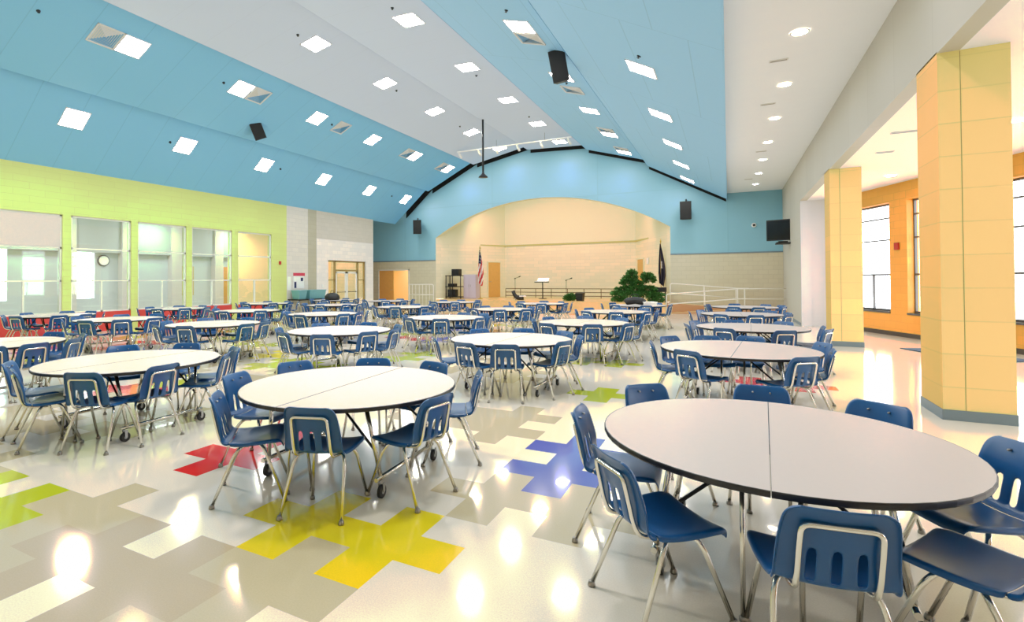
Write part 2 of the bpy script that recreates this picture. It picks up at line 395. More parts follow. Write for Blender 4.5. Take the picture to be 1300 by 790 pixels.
# ---- stage
ZS = .48; SB = 31.6; CB0, CB1 = -13.1, -4.8
mb = MB()
mb.poly([(AL, BV, ZS), (AR, BV, ZS), (CB1, SB, ZS), (CB0, SB, ZS)], 'stagefloor')
mb.poly([(AL+.6, BV-1.0, ZS), (AR-.15, BV-1.0, ZS), (AR-.15, BV, ZS), (AL+.6, BV, ZS)], 'stagefloor')
mb.poly([(AL+.6, BV-1.0, 0), (AR-.15, BV-1.0, 0), (AR-.15, BV-1.0, ZS), (AL+.6, BV-1.0, ZS)], 'stagefloor')
mb.poly([(AL+.6, BV, 0), (AL+.6, BV-1.0, 0), (AL+.6, BV-1.0, ZS), (AL+.6, BV, ZS)], 'stagefloor')
mb.poly([(AR-.15, BV-1.0, 0), (AR-.15, BV, 0), (AR-.15, BV, ZS), (AR-.15, BV-1.0, ZS)], 'stagefloor')
mb.box((-9.2, BV-1.6, 0), (-7.4, BV-1.0, .16), 'stagefloor'); mb.box((-9.2, BV-1.3, .16), (-7.4, BV-1.0, .32), 'stagefloor')
struct(mb.build('floor_stage'))
mb = MB(); ZL = 3.85
for (x0, y0), (x1, y1) in (((AL, BV), (CB0, SB)), ((CB0, SB), (CB1, SB)), ((CB1, SB), (AR, BV))):
    mb.poly([(x0, y0, ZS), (x1, y1, ZS), (x1, y1, ZL), (x0, y0, ZL)], 'stagewall'); mb.poly([(x0, y0, ZL), (x1, y1, ZL), (x1, y1, 7.6), (x0, y0, 7.6)], 'stageup')
struct(mb.build('wall_stage'))
mb = MB()
for (x0, y0), (x1, y1) in (((AL, BV+.3), (CB0, SB)), ((CB0, SB), (CB1, SB)), ((CB1, SB), (AR, BV+.3))):
    d = Vector((x1-x0, y1-y0, 0)); tf = Matrix.Translation((x0, y0, ZL)) @ Matrix.Rotation(math.atan2(d.y, d.x), 4, 'Z')
    mb.box((0, -.06, -.05), (d.length, 0, .03), 'cork', tf=tf)
struct(mb.build('trim_2'))
mb = MB(); mb.poly([(AL, BV+.35, 7.6), (CB0, SB, 7.6), (CB1, SB, 7.6), (AR, BV+.35, 7.6)], 'stageup'); struct(mb.build('ceiling_stage'))
# stage doors
def wall_door(name, p, ang, wd, h, z0):
    r = bpy.data.objects.new(name, None); C.objects.link(r); r.location = (p[0], p[1], z0); r.rotation_euler = (0, 0, ang); struct(r)
    f = MB(); f.box((-wd/2-.06, -.05, 0), (-wd/2, .02, h+.06), 'stageup'); f.box((wd/2, -.05, 0), (wd/2+.06, .02, h+.06), 'stageup'); f.box((-wd/2, -.05, h), (wd/2, .02, h+.06), 'stageup'); f.build('door_frame', r)
    l = MB(); l.box((-wd/2, -.035, .01), (wd/2, .01, h), 'wood', bev=.004); lo = l.build('door_leaf', r)
    k = MB(); k.tube([(-wd/2+.08, -.035, 1), (-wd/2+.08, -.08, 1), (-wd/2+.2, -.08, 1)], .012, 'steel', fr=.02); k.build('door_handle', lo)
wall_door('door_4', (-13.55, 30.82), math.atan2(SB-BV, CB0-AL), .95, 2.25, ZS)
wall_door('door_5', (-4.42, 30.86), math.atan2(BV-SB, AR-CB1), .95, 2.25, ZS)

# ---- right side: fascia, pillars, end wall, orange wall
mb = MB(); mb.box((UR, V0, 4.25), (UR+.2, 20.9, 5.62), 'fascia'); mb.box((UR, 20.9, 0), (UR+.3, BV, 5.62), 'fascia'); mb.box((UR+.01, 20.87, 0), (UR+.31, 20.9, 4.25), 'annexwhite'); struct(mb.build('wall_right'))
mb = MB(); mb.box((UR-.012, 20.9, 0), (UR, 24.9, .1), 'basegrey'); struct(mb.build('baseboard_right'))
for n, v in enumerate((7.87, 15.10)):
    mb = MB(); x0, x1, y0, y1 = UR, UR+.62, v, v+.74
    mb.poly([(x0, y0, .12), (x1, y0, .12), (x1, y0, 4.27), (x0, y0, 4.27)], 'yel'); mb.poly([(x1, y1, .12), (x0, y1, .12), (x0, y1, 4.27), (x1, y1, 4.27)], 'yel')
    mb.poly([(x0, y1, .12), (x0, y0, .12), (x0, y0, 4.27), (x0, y1, 4.27)], 'yelshade'); mb.poly([(x1, y0, .12), (x1, y1, .12), (x1, y1, 4.27), (x1, y0, 4.27)], 'yelshade')
    mb.box((x0+.197, y0-.002, .12), (x0+.202, y0+.01, 4.24), 'bronze')
    mb.box((x0-.008, y0-.008, 0), (x1+.008, y1+.008, .12), 'basegrey')
    struct(mb.build('wall_pillar'))
mb = MB(); mb.box((UR+.3, 20.9, 0), (3.4, 21.1, 4.3), 'annexwhite'); struct(mb.build('wall_annex_end'))
OA = Vector((3.6, 19.7, 0)); OD = Vector((1.8, -4.45, 0)).normalized()
OM = Matrix.Translation(OA) @ Matrix.Rotation(math.atan2(OD.y, OD.x), 4, 'Z')     # local x runs along the wall, +y to the outside
WINO = [(-.68, 1.22), (1.86, 3.76), (4.40, 6.30), (6.94, 8.84), (9.48, 11.38), (12.02, 13.92), (14.56, 16.46), (17.1, 19.0)]
mb = MB(); oz0, oz1 = .67, 3.76; prev = -1.6
for a, b in WINO + [(24.5, 24.6)]:
    mb.box((prev, 0, 0), (a, .3, 4.3), 'orange', tf=OM)
    if b < 24: mb.box((a, 0, 0), (b, .3, oz0), 'orange', tf=OM); mb.box((a, 0, oz1), (b, .3, 4.3), 'orange', tf=OM)
    prev = b
struct(mb.build('wall_annex'))
mb = MB(); mb.box((-1.6, -.015, 0), (24.5, 0, .12), 'basedark', tf=OM); struct(mb.build('baseboard_annex'))
for k, (a, b) in enumerate(WINO):
    r = bpy.data.objects.new('window_%d' % (k+6), None); C.objects.link(r); r.matrix_world = OM @ Matrix.Translation(((a+b)/2, .2, oz0)); struct(r)
    f = MB(); w = (b-a)/2; h = oz1-oz0
    for x0, x1, z0, z1 in ((-w, -w+.04, 0, h), (w-.04, w, 0, h), (-w, w, 0, .05), (-w, w, h-.05, h), (-w, w, 2.66, 2.70), (-w, w, 2.03, 2.07), (-w, w, 1.02, 1.07), (-.02, .02, 0, 1.02)):
        f.box((x0, -.03, z0), (x1, .03, z1), 'framedark')
    f.build('window_frame', r)
    g = MB(); g.poly([(-w, 0, 0), (w, 0, 0), (w, 0, h), (-w, 0, h)], 'clear'); g.build('window_glass', r)
    sl = MB(); sl.box((-w, -.23, -.05), (w, -.03, 0), 'framedark'); sl.build('window_sill', r)
mb = MB(); mb.box((-14, -1, -.12), (40, 40, -.1), mat('pavement_pale', (225, 225, 225), .9), tf=OM @ Matrix.Translation((0, 1.4, 0))); struct(mb.build('ground'))

# ------------------------------------------------------------------ ceiling fixtures
def frame_on(panel, v, t=None, u=None, lift=.0):
    (a, za), (b, zb), _ = PAN[panel]; d = Vector((b-a, 0, zb-za)).normalized()
    if u is None: u = a+(b-a)*t
    z = za+(zb-za)*(u-a)/(b-a)
    return (u, v, z), (0, -math.atan2(d.z, d.x), 0)
def troffer(label, group, loc, rot, proto=[None]):
    if proto[0]: return dup(proto[0], loc, 0, label, group, rot)
    t = thing('ceiling_light', label, 'light', loc, 0, group, rot); w = .33
    f = MB()
    for x0, x1, y0, y1 in ((-w, w, -w, -w+.025), (-w, w, w-.025, w), (-w, -w+.025, -w, w), (w-.025, w, -w, w)): f.box((x0, y0, -.02), (x1, y1, .01), 'trim')
    f.build('light_frame', t)
    g = MB(); g.poly([(-w+.02, -w+.02, -.012), (-w+.02, w-.02, -.012), (w-.02, w-.02, -.012), (w-.02, -w+.02, -.012)], 'lamp'); g.build('light_diffuser', t)
    proto[0] = t; return t
def diffuser(label, group, loc, rot, proto=[None]):
    if proto[0]: return dup(proto[0], loc, 0, label, group, rot)
    t = thing('air_vent', label, 'vent', loc, 0, group, rot); w = .33
    f = MB()
    for x0, x1, y0, y1 in ((-w, w, -w, -w+.03), (-w, w, w-.03, w), (-w, -w+.03, -w, w), (w-.03, w, -w, w)): f.box((x0, y0, -.03), (x1, y1, .01), 'vent')
    f.build('vent_frame', t)
    g = MB()
    for k in range(6):
        a = w-.03-k*.048; b = a-.05
        if b < .0: b = .0
        za, zb = -.022, .02
        for s in range(4):
            c, q = math.cos(s*PI/2), math.sin(s*PI/2)
            R_ = lambda x, y, z: (x*c-y*q, x*q+y*c, z)
            g.poly([R_(-a, -a, zb), R_(a, -a, zb), R_(b, -b, za), R_(-b, -b, za)], 'vent')
    g.build('vent_louvres', t)
    mb = MB(); mb.poly([(-w, -w, .03), (-w, w, .03), (w, w, .03), (w, -w, .03)], 'darksteel'); mb.build('vent_duct', t)
    proto[0] = t; return t
ORD = ['first', 'second', 'third', 'fourth', 'fifth', 'sixth', 'seventh']
PN = ['lowest blue strip above the green wall', 'second strip up from the green wall', 'grey strip rising to the ridge', 'grey strip just past the ridge', 'pale blue strip past the grey ones', 'blue strip beside the white ceiling']
LV = [8.09, 11.55, 15.04, 18.55, 22.04, 25.5]
LU = [-16.9, -14.03, -10.81, -7.52, -4.36, -1.60]
for p in range(6):
    vs = LV if p < 2 else LV[1:]
    for k, v in enumerate(vs):
        loc, rot = frame_on(p, v, u=LU[p]); loc = (loc[0], loc[1], loc[2])
        troffer('square ceiling light, %s from the camera in the %s' % (ORD[k], PN[p]), 'recessed ceiling lights', loc, rot)
for p, vs in ((1, [7.42, 12.24, 16.43, 21.36, 24.83]), (4, [12.24, 16.25, 21.35, 24.8])):
    for k, v in enumerate(vs):
        loc, rot = frame_on(p, v, u=LU[p])
        diffuser('square air vent, %s from camera in the %s' % (ORD[k], PN[p]), 'ceiling air vents', loc, rot)
SPR = [(1, -14.05, 5.98), (1, -14.05, 10.9), (1, -14.05, 15.9), (0, -16.9, 11.0), (0, -16.9, 15.9), (0, -16.9, 24.1), (2, -10.85, 10.86), (2, -10.85, 15.8), (2, -10.85, 20.9), (3, -7.56, 10.84), (3, -7.56, 15.8), (3, -7.5, 20.9), (4, -4.37, 10.72), (4, -4.37, 15.6), (5, -1.54, 10.77)]
pr = None; cnt = {}
for p, u, v in SPR:
    loc, rot = frame_on(p, v, u=u); k = cnt.get(p, 0); cnt[p] = k+1
    lb = 'small dark sprinkler head, %s in the %s' % (ORD[k], PN[p])
    if pr is None:
        mb = MB(); mb.lathe([(.045, .0), (.04, -.015), (.015, -.02), (.012, -.04), (.03, -.042), (.03, -.046)], 'darksteel', 12)
        pr = mb.build('sprinkler_head'); tag(pr, lb, 'sprinkler', 'sprinkler heads'); pr.location = loc; pr.rotation_euler = rot
    else:
        o = pr.copy(); C.objects.link(o); o.location = loc; o.rotation_euler = rot; o['label'] = lb
# downlights
pr = None
for k, v in enumerate([9.85, 12.39, 14.89, 17.42, 19.92, 22.45, 25.0]):
    lb = 'round recessed downlight, %s from the camera in the white ceiling' % ORD[k]; loc = (1.06, v, 5.60)
    if pr is None:
        pr = thing('downlight', lb, 'light', loc, 0, 'downlights in the white ceiling')
        mb = MB()
        for j in range(24):
            a0, a1 = 2*PI*j/24, 2*PI*(j+1)/24
            mb.poly([(.11*math.cos(a0), .11*math.sin(a0), -.012), (.14*math.cos(a0), .14*math.sin(a0), -.004), (.14*math.cos(a1), .14*math.sin(a1), -.004), (.11*math.cos(a1), .11*math.sin(a1), -.012)], 'trim')
        mb.build('downlight_ring', pr)
        mb = MB(); mb.poly([(.11*math.cos(-2*PI*j/24), .11*math.sin(-2*PI*j/24), -.008) for j in range(24)], 'down'); mb.build('downlight_lens', pr)
    else: dup(pr, loc, 0, lb, 'downlights in the white ceiling')
dup(pr, (3.72, 16.81, 4.25), 0, 'round recessed downlight in the low ceiling before the orange wall', 'downlights in the low ceiling')
dup(pr, (4.28, 11.9, 4.25), 0, 'round recessed downlight in the low ceiling beside the near pillar', 'downlights in the low ceiling')
def slot(label, loc, rz, L):
    t = thing('slot_vent', label, 'vent', loc, rz, 'slot vents')
    mb = MB(); mb.box((-L/2, -.05, -.012), (L/2, .05, .0), 'vent'); mb.build('vent_frame', t)
    mb = MB(); mb.box((-L/2+.02, -.018, -.014), (L/2-.02, .018, -.011), 'framedark'); mb.build('vent_slot', t)
for k, (u, v) in enumerate([(.85, 10.95), (.84, 13.6), (.95, 18.6), (.75, 23.6)]): slot('thin slot vent, %s from the camera in the white ceiling' % ORD[k], (u, v, 5.6), 0, .3)
slot('long slot vent in the low ceiling beside the near pillar', (2.98, 11.84, 4.25), 0, .7); slot('short slot vent in the low ceiling between the pillars', (2.91, 13.57, 4.25), 0, .3)

# hanging pole and stage track lights
t = thing('ceiling_pole', 'dark hanging pole with a flared foot below the ceiling ridge', 'pole', (-9.55, 20.6, 8.80))
mb = MB(); mb.tube([(0, 0, .1), (0, 0, -2.5)], .045, 'darksteel', 10); mb.build('pole', t)
mb = MB(); mb.lathe([(.05, -2.42), (.07, -2.5), (.2, -2.62), (.21, -2.66), (.04, -2.66)], 'darksteel', 16); mb.build('pole_foot', t)
t = thing('track_light', 'white track of small spotlights hanging under the ceiling ridge', 'light', (-9.3, 23.6, 8.25))
mb = MB(); mb.box((-3.1, -.03, -.03), (2.9, .03, .03), 'trim'); mb.build('track_rail', t)
mb = MB()
for x in (-1.6, -.9, 1.6): mb.tube([(x, 0, 0), (x, 0, .35 if x < 0 else .38)], .006, 'darksteel', 6)
mb.build('track_wire', t)
for x in (-3.0, -1.9, -.95, .2, 1.4, 2.75):
    h = MB(); h.box((x-.04, -.04, -.12), (x+.04, .04, -.03), 'trim'); h.tube([(x, .02, -.1), (x+.05, .2, -.28)], .06, 'trim', 10); h.build('spotlight_head', t)

# speakers
def speaker(label, loc, rz, tilt, w=.5, h=.85, d=.45, up=None, lean=0):
    t = thing('loudspeaker', label, 'speaker', loc, rz, 'black loudspeakers')
    tf = Matrix.Rotation(lean, 4, 'Y') @ Matrix.Rotation(tilt, 4, 'X')
    mb = MB(); P = [(-w/2, -d/2), (w/2, -d/2), (w*.32, d/2), (-w*.32, d/2)]
    lo = [tf @ Vector((x, y, -h/2)) for x, y in P]; hi = [tf @ Vector((x, y, h/2)) for x, y in P]
    mb.poly(lo[::-1], 'speaker'); mb.poly(hi, 'speaker')
    for k in range(4): mb.poly([lo[k], lo[(k+1) % 4], hi[(k+1) % 4], hi[k]], 'speaker')
    mb.build('speaker_cabinet', t)
    mb = MB(); mb.box((-w/2+.03, -d/2-.02, -h/2+.03), (w/2-.03, -d/2-.002, h/2-.03), 'grille', tf=tf); mb.build('speaker_grille', t)
    mb = MB(); mb.tube([tf @ Vector((0, .05, h/2)), (0, .1, h/2+.12), up or (0, d/2+.25, h/2+.12)], .03, 'darksteel', 8); mb.build('mounting_bracket', t)
speaker('black loudspeaker mounted on the blue back wall, beside the arch above the doorway', (-16.75, BV-.5, 4.85), .45, .12)
speaker('black loudspeaker mounted on the blue back wall, to the ramp side of the arch', (-1.75, BV-.5, 4.85), 0, .05)
speaker('black loudspeaker hanging under the strip join above the green wall', (-15.35, 13.3, 7.22), .9, .35, .42, .72, .38, up=(0, .1, .75), lean=-.42)
speaker('black loudspeaker hanging under the pale blue ceiling strip past the ridge', (-3.9, 13.2, 7.24), .2, .25, .42, .80, .38, up=(0, .1, .85), lean=-.16)

# wall gadgets
t = thing('wall_television', 'black flat television on a bracket at the far right wall', 'television', (1.85, 24.2, 3.55), -.35)
mb = MB(); mb.box((-.48, -.04, -.42), (.44, .04, .42), 'speaker', bev=.01); mb.build('television_body', t)
mb = MB(); mb.box((-.44, -.046, -.37), (.40, -.039, .37), 'screen'); mb.build('television_screen', t)
mb = MB(); mb.tube([(0, .04, 0), (.1, .22, 0), (.42, .12, 0)], .03, 'darksteel', fr=.03); mb.box((.36, .0, -.15), (.40, .28, .15), 'darksteel'); mb.build('television_bracket', t)
mb = MB(); mb.box((1.70, 23.9, 2.98), (UR, 24.5, 3.04), 'speaker'); mb.box((1.78, 24.0, 3.04), (2.1, 24.4, 3.10), 'speaker'); tag(mb.build('wall_shelf'), 'small black shelf under the television', 'shelf')
mb = MB(); mb.lathe([(.10, 0), (.10, -.05), (.07, -.06)], 'trim', 16, axis='y'); mb.lathe([(.06, -.05), (.05, -.10), (.02, -.115)], 'screen', 12, axis='y'); o = mb.build('security_camera'); o.location = (1.06, BV, 4.05); tag(o, 'small white dome camera on the blue wall left of the television', 'camera')
mb = MB(); mb.box((0, -.06, -.08), (.05, .06, .08), 'alarm', bev=.008); o = mb.build('fire_alarm'); o.location = (UL, 17.22, 2.45); tag(o, 'small red fire alarm on the green wall by its far end', 'alarm')
mb = MB(); mb.box((-.08, -.05, -.1), (.08, 0, .1), 'alarm', bev=.01); o = mb.build('fire_alarm'); o.matrix_world = OM @ Matrix.Translation((1.52, 0, 2.5)); tag(o, 'red fire alarm box on the orange wall between windows', 'alarm')
mb = MB(); mb.box((0, -.05, -.07), (.02, .05, .07), 'trim'); o = mb.build('wall_switch'); o.location = (UL, 20.05, 1.35); tag(o, 'white switch plate beside the glass entrance doors', 'switch')
t = thing('notice_poster', 'white notices under a red header on the beige wall', 'poster', (UL+.004, 18.4, 1.55))
mb = MB(); mb.box((0, -.35, -.3), (.01, .35, .3), 'paper'); mb.build('poster_sheet', t)
mb = MB(); mb.box((0, -.35, .3), (.012, .4, .45), 'redpaper'); mb.build('poster_header', t)
mb = MB(); mb.box((.01, -.3, -.28), (.014, -.16, .02), 'flagblue'); mb.box((.01, .12, .05), (.014, .28, .22), 'flagblue'); mb.build('poster_picture', t)
mb = MB(); mb.box((0, -.12, -.32), (.012, .12, .32), 'paper'); o = mb.build('notice_sheet'); o.location = (UL+.004, 17.78, 1.5); tag(o, 'narrow white notice at the edge of the green wall', 'poster')
mb = MB(); mb.box((0, 0, .004), (1.9, 1.15, .016), 'matblue', tf=Matrix.Translation((3.48, 15.2, 0)) @ Matrix.Rotation(math.atan2(OD.y, OD.x), 4, 'Z')); tag(mb.build('entrance_mat'), 'dark blue entrance mat on the floor by the orange wall', 'mat')

# counter with teal tubs by the left wall
t = thing('serving_counter', 'long dark counter standing against the beige left wall', 'table', (UL+.42, 18.65, 0))
mb = MB(); mb.box((-.38, -1.0, .70), (.38, 1.05, .76), 'darksteel', bev=.008); mb.build('counter_top', t)
for x in (-.32, .32):
    for y in (-.93, .97): mb = MB(); mb.tube([(x, y, 0), (x, y, .7)], .025, 'steel'); mb.build('leg', t)
def tub(label, y, w):
    t = thing('plastic_tub', label, 'tub', (UL+.42, y, .76), 0, 'teal tubs on the counter')
    mb = MB(); a, b = w/2-.04, w/2
    lo = [(-.2, -a, 0), (.2, -a, 0), (.2, a, 0), (-.2, a, 0)]; hi = [(-.26, -b, .38), (.26, -b, .38), (.26, b, .38), (-.26, b, .38)]
    mb.poly(lo[::-1], 'teal')
    for k in range(4): mb.poly([lo[k], lo[(k+1) % 4], hi[(k+1) % 4], hi[k]], 'teal')
    mb.build('tub_body', t)
    mb = MB(); mb.box((-.28, -b-.02, .38), (.28, b+.02, .42), 'teal', bev=.008); mb.build('tub_lid', t)
tub('small teal plastic tub at the near end of the counter', 18.02, .5); tub('long teal plastic tub at the far end of the counter', 19.0, 1.1)

# ------------------------------------------------------------------ folding tables
TR, TZ = .914, .737
def half_top(sx):
    mb = MB(); n = 28; pts = [(sx*(.0012+TR*math.cos(a)), TR*math.sin(a)) for a in [(-PI/2+PI*k/n) for k in range(n+1)]]
    top = [(x, y, TZ) for x, y in pts]; bot = [(x, y, TZ-.028) for x, y in pts]
    if sx < 0: top, bot = top[::-1], bot[::-1]
    mb.poly(top, 'top'); mb.poly(bot[::-1], 'darksteel')
    return mb, pts
def half_edge(sx, pts):
    mb = MB(); n = len(pts); off = []
    prof = [(0, .0005), (.004, -.001), (.006, -.008), (.006, -.022), (.002, -.03)]
    cl = pts + [pts[0]]
    ring = []
    for x, y in pts:
        d = Vector((x-sx*.0012, y)).normalized(); ring.append([(x+d.x*o, y+d.y*o, TZ+z) for o, z in prof])
    for i in range(n-1):
        for k in range(len(prof)-1):
            q = [ring[i][k], ring[i][k+1], ring[i+1][k+1], ring[i+1][k]]
            mb.poly(q if sx > 0 else q[::-1], 'edge', True)
    x = sx*.001
    mb.box((min(x, x+sx*.0015), -TR, TZ-.03), (max(x, x+sx*.0015), TR, TZ+.0004), 'edge')
    return mb
def make_table():
    t = thing('folding_table', 'x', 'table')
    for sx in (-1, 1):
        mb, pts = half_top(sx); o = mb.build('tabletop', t); half_edge(sx, pts).build('edge_band', o)
    for sx in (-1, 1):
        p = MB()
        for sy in (-1, 1): p.tube([(sx*.46, sy*.46, TZ-.04), (sx*.56, sy*.40, .13)], .017, 'chrome', 8)
        p.tube([(sx*.46, -.46, TZ-.045), (sx*.46, .46, TZ-.045)], .015, 'darksteel', 8)
        p.build('leg_frame', t)
        b = MB(); b.tube([(sx*.56, -.47, .135), (sx*.56, .47, .135)], .018, 'chrome', 8); bo = b.build('base_bar', t)
        for sy in (-1, 1):
            c = MB(); c.lathe([(.042, -.014), (.05, -.012), (.05, .012), (.042, .014)], 'rubber', 14, (sx*.56+.03, sy*.44, .05), 'x'); c.lathe([(.018, -.018), (.018, .018)], 'steel', 10, (sx*.56+.03, sy*.44, .05), 'x')
            c.box((sx*.56+.006, sy*.44-.014, .05), (sx*.56+.012, sy*.44+.014, .12), 'steel'); c.box((sx*.56+.048, sy*.44-.014, .05), (sx*.56+.054, sy*.44+.014, .12), 'steel')
            c.build('caster', bo)
        for sy in (-1, 1): MB().tube([(sx*.535, sy*.415, .32), (sx*.10, sy*.36, TZ-.04)], .011, 'darksteel', 6).build('brace', t)
        for sy in (-1, 1):
            l = MB(); l.tube([(sx*.12, sy*.62, TZ-.03), (sx*.12, sy*.66, .02)], .012, 'chrome', 8); l.lathe([(.018, 0), (.018, .02), (.012, .025)], 'glide', 10, (sx*.12, sy*.66, 0)); l.build('leg', t)
    mb = MB()
    for sx in (-1, 1): mb.box((sx*.10-.02, -.75, TZ-.058), (sx*.10+.02, .75, TZ-.028), 'darksteel')
    mb.box((-.10, -.05, TZ-.10), (.10, .05, TZ-.04), 'darksteel'); mb.build('hinge_rail', t)
    return t

# ------------------------------------------------------------------ chairs
BP = [(-.150, .437), (-.185, .443), (-.206, .462), (-.216, .492), (-.222, .525), (-.230, .565), (-.240, .608), (-.252, .655), (-.264, .700), (-.276, .738), (-.286, .762), (-.294, .778), (-.300, .786)]
BW = [.205, .209, .210, .208, .205, .202, .199, .195, .190, .184, .173, .156, .132]
XF = [-1, -.9, -.75, -.60, -.49, -.34, -.21, -.075, .075, .21, .34, .49, .60, .75, .9, 1]
SP = [(-.150, .437), (-.11, .431), (-.05, .428), (.02, .430), (.09, .436), (.15, .441), (.19, .440), (.213, .431), (.226, .414), (.230, .396)]
SW = [.205, .212, .220, .227, .231, .231, .225, .212, .198, .190]
def shell(name, P, Wd, cut, parent, back):
    mb = MB(); nx = len(XF)
    xf = [-1.0] + XF + [1.0]; nx += 2
    for (y, z), w in zip(P, Wd):
        for i, f in enumerate(xf):
            rim = i in (0, nx-1); x = f*(w+.004 if rim else w)
            k = min(1, max(0, (z-.437)/.12)) if back else 0
            d = (.022 if back else (.026 if y < .2 else .008)) if rim else 0
            if back: mb.v.append((x, y+.75*x*x*k-d*k*.95, z+.45*x*x*(1-k)-d*(1-k)))
            else: mb.v.append((x, y, z+.45*x*x*(1 if z > .42 else .3)-d))
    for j in range(len(P)-1):
        for i in range(nx-1):
            if cut and 2 <= j <= 5 and i in (5, 8, 11): continue
            a = j*nx+i; q = (a, a+1, a+nx+1, a+nx); mb.f.append(q[::-1] if not back else q[::-1]); mb.m.append(mb.mi('navy')); mb.s.append(True)
    o = mb.build(name, parent)
    s = o.modifiers.new('s', 'SOLIDIFY'); s.thickness = .009; s.offset = 0
    u = o.modifiers.new('u', 'SUBSURF'); u.levels = 1; u.render_levels = 1
    return baked(o)
def make_chair(near):
    t = thing('stacking_chair', 'x', 'chair')
    shell('seat', SP, SW, False, t, False); shell('backrest', BP, BW, True, t, True)
    f = MB(); r = .0115
    f.tube([(.135, -.02, .405), (.135, -.12, .412), (.135, -.205, .432), (.135, -.232, .50), (.133, -.262, .63), (.130, -.281, .715), (-.130, -.281, .715), (-.133, -.262, .63), (-.135, -.232, .50), (-.135, -.205, .432), (-.135, -.12, .412), (-.135, -.02, .405)], r, 'chrome', 8, fr=.035)
    for x in (-.06, .06): f.lathe([(.007, 0), (.007, .02), (.004, .024)], 'steel', 8, (x, -.272, .735), 'y')
    f.build('back_frame', t)
    for sx in (-1, 1):
        for rear in (0, 1):
            l = MB()
            if rear: P = [(sx*.11, -.04, .410), (sx*.165, -.075, .408), (sx*.19, -.115, .36), (sx*.225, -.262, .012)]
            else: P = [(sx*.11, .04, .413), (sx*.17, .075, .41), (sx*.195, .105, .36), (sx*.225, .242, .012)]
            l.tube(P, .0125, 'chrome', 8, fr=.04)
            o = l.build('leg', t); p = P[-1]
            g = MB(); g.lathe([(.020, 0), (.021, .008), (.018, .02), (.014, .03)], 'glide', 10, (p[0], p[1], 0))
            if near: g.build('glide', o)
            else:
                g2 = l; g2.lathe([(.020, 0), (.021, .008), (.018, .02), (.014, .03)], 'glide', 8, (p[0], p[1], 0)); o.data = g2.mesh('leg')
    return t

tproto = make_table(); cnear = make_chair(True); cfar = make_chair(False)
used = {'t': False, 'n': False, 'f': False}
TC = {(0, 0): (0.20, 3.49), (1, 0): (-2.96, 3.59), (2, 0): (-6.11, 3.53), (3, 0): (-9.75, 3.55), (0, 1): (0.09, 7.55), (1, 1): (-2.96, 7.35), (2, 1): (-6.29, 7.32), (3, 1): (-9.70, 7.30), (4, 1): (-13.06, 7.23), (5, 1): (-16.2, 7.3),
      (0, 2): (0.36, 10.93), (1, 2): (-2.70, 10.76), (2, 2): (-6.04, 10.83), (3, 2): (-9.76, 10.70), (4, 2): (-12.92, 10.87), (5, 2): (-16.16, 10.81),
      (0, 3): (0.27, 14.79), (1, 3): (-2.80, 14.64), (2, 3): (-6.14, 14.52), (3, 3): (-9.69, 14.52), (4, 3): (-12.89, 14.6), (5, 3): (-16.2, 14.55),
      (0, 4): (0.43, 18.39), (1, 4): (-2.74, 18.29), (2, 4): (-6.18, 18.28), (3, 4): (-9.72, 18.25), (4, 4): (-12.96, 18.3), (5, 4): (-15.9, 18.1)}
ROT = {(0, 0): -3, (1, 0): 4, (0, 1): -5, (0, 2): -2}
CH = {(0, 0): [(183, .82, 0), (233, .87, -12), (278, .86, 1), (322, .90, 3), (6, .90, 20), (54, .93, 0), (89, 1.00, 0), (131, .96, 0)],
      (1, 0): [(195, .88, 0), (247, .83, -25), (296, .77, -8), (344, .80, 7), (43, .90, -14), (78, .82, 0), (117, .85, 0), (158, .95, 0)],
      (2, 0): [(226, .88, 8), (266, .80, -14), (312, .81, -16), (340, .70, 24), (40, .74, 0), (68, .86, 0), (117, .90, 0), (155, .95, 0)],
      (3, 0): [(292, .86, 0), (340, .84, 0), (5, .86, 0), (35, .90, 0), (75, .88, 0), (115, .9, 0)],
      (0, 1): [(186, .76, 0), (141, .86, 0), (237, .72, 0), (308, .78, 0), (2, .74, -6), (39, .98, -16), (81, .94, 0), (111, .80, 0)],
      (0, 2): [(10, .86, -10), (338, .94, -6), (58, .84, 0), (103, .82, 4), (150, .86, 0), (196, .84, 0), (246, .80, 0), (295, .82, 0)],
      (1, 1): [(218, .90, 0), (257, .83, 0), (288, .80, 0), (340, .72, 0), (25, .78, 0), (60, .86, 0), (101, .92, 0), (140, .88, 0)],
      (2, 1): [(208, .84, 0), (256, .86, 0), (297, .92, 0), (338, .76, 0), (7, .86, 0), (55, .86, 0), (100, .86, 0), (150, .86, 0)]}
COLN = ['first from the right', 'second from the right', 'third from the right', 'fourth from the right', 'fifth from the right', 'sixth from the right']
ROWN = ['front row', 'second row', 'third row', 'fourth row', 'back row']
DIRS = ['near side', 'near right', 'right side', 'far right', 'far side', 'far left', 'left side', 'near left']   # seen from the camera, in turn
def place(kind, proto, loc, rz, label, group):
    if not used[kind]:
        used[kind] = True; proto.location = loc; proto.rotation_euler = (0, 0, rz); proto['label'] = label; proto['group'] = group; return proto
    return dup(proto, loc, rz, label, group)
nch = 0
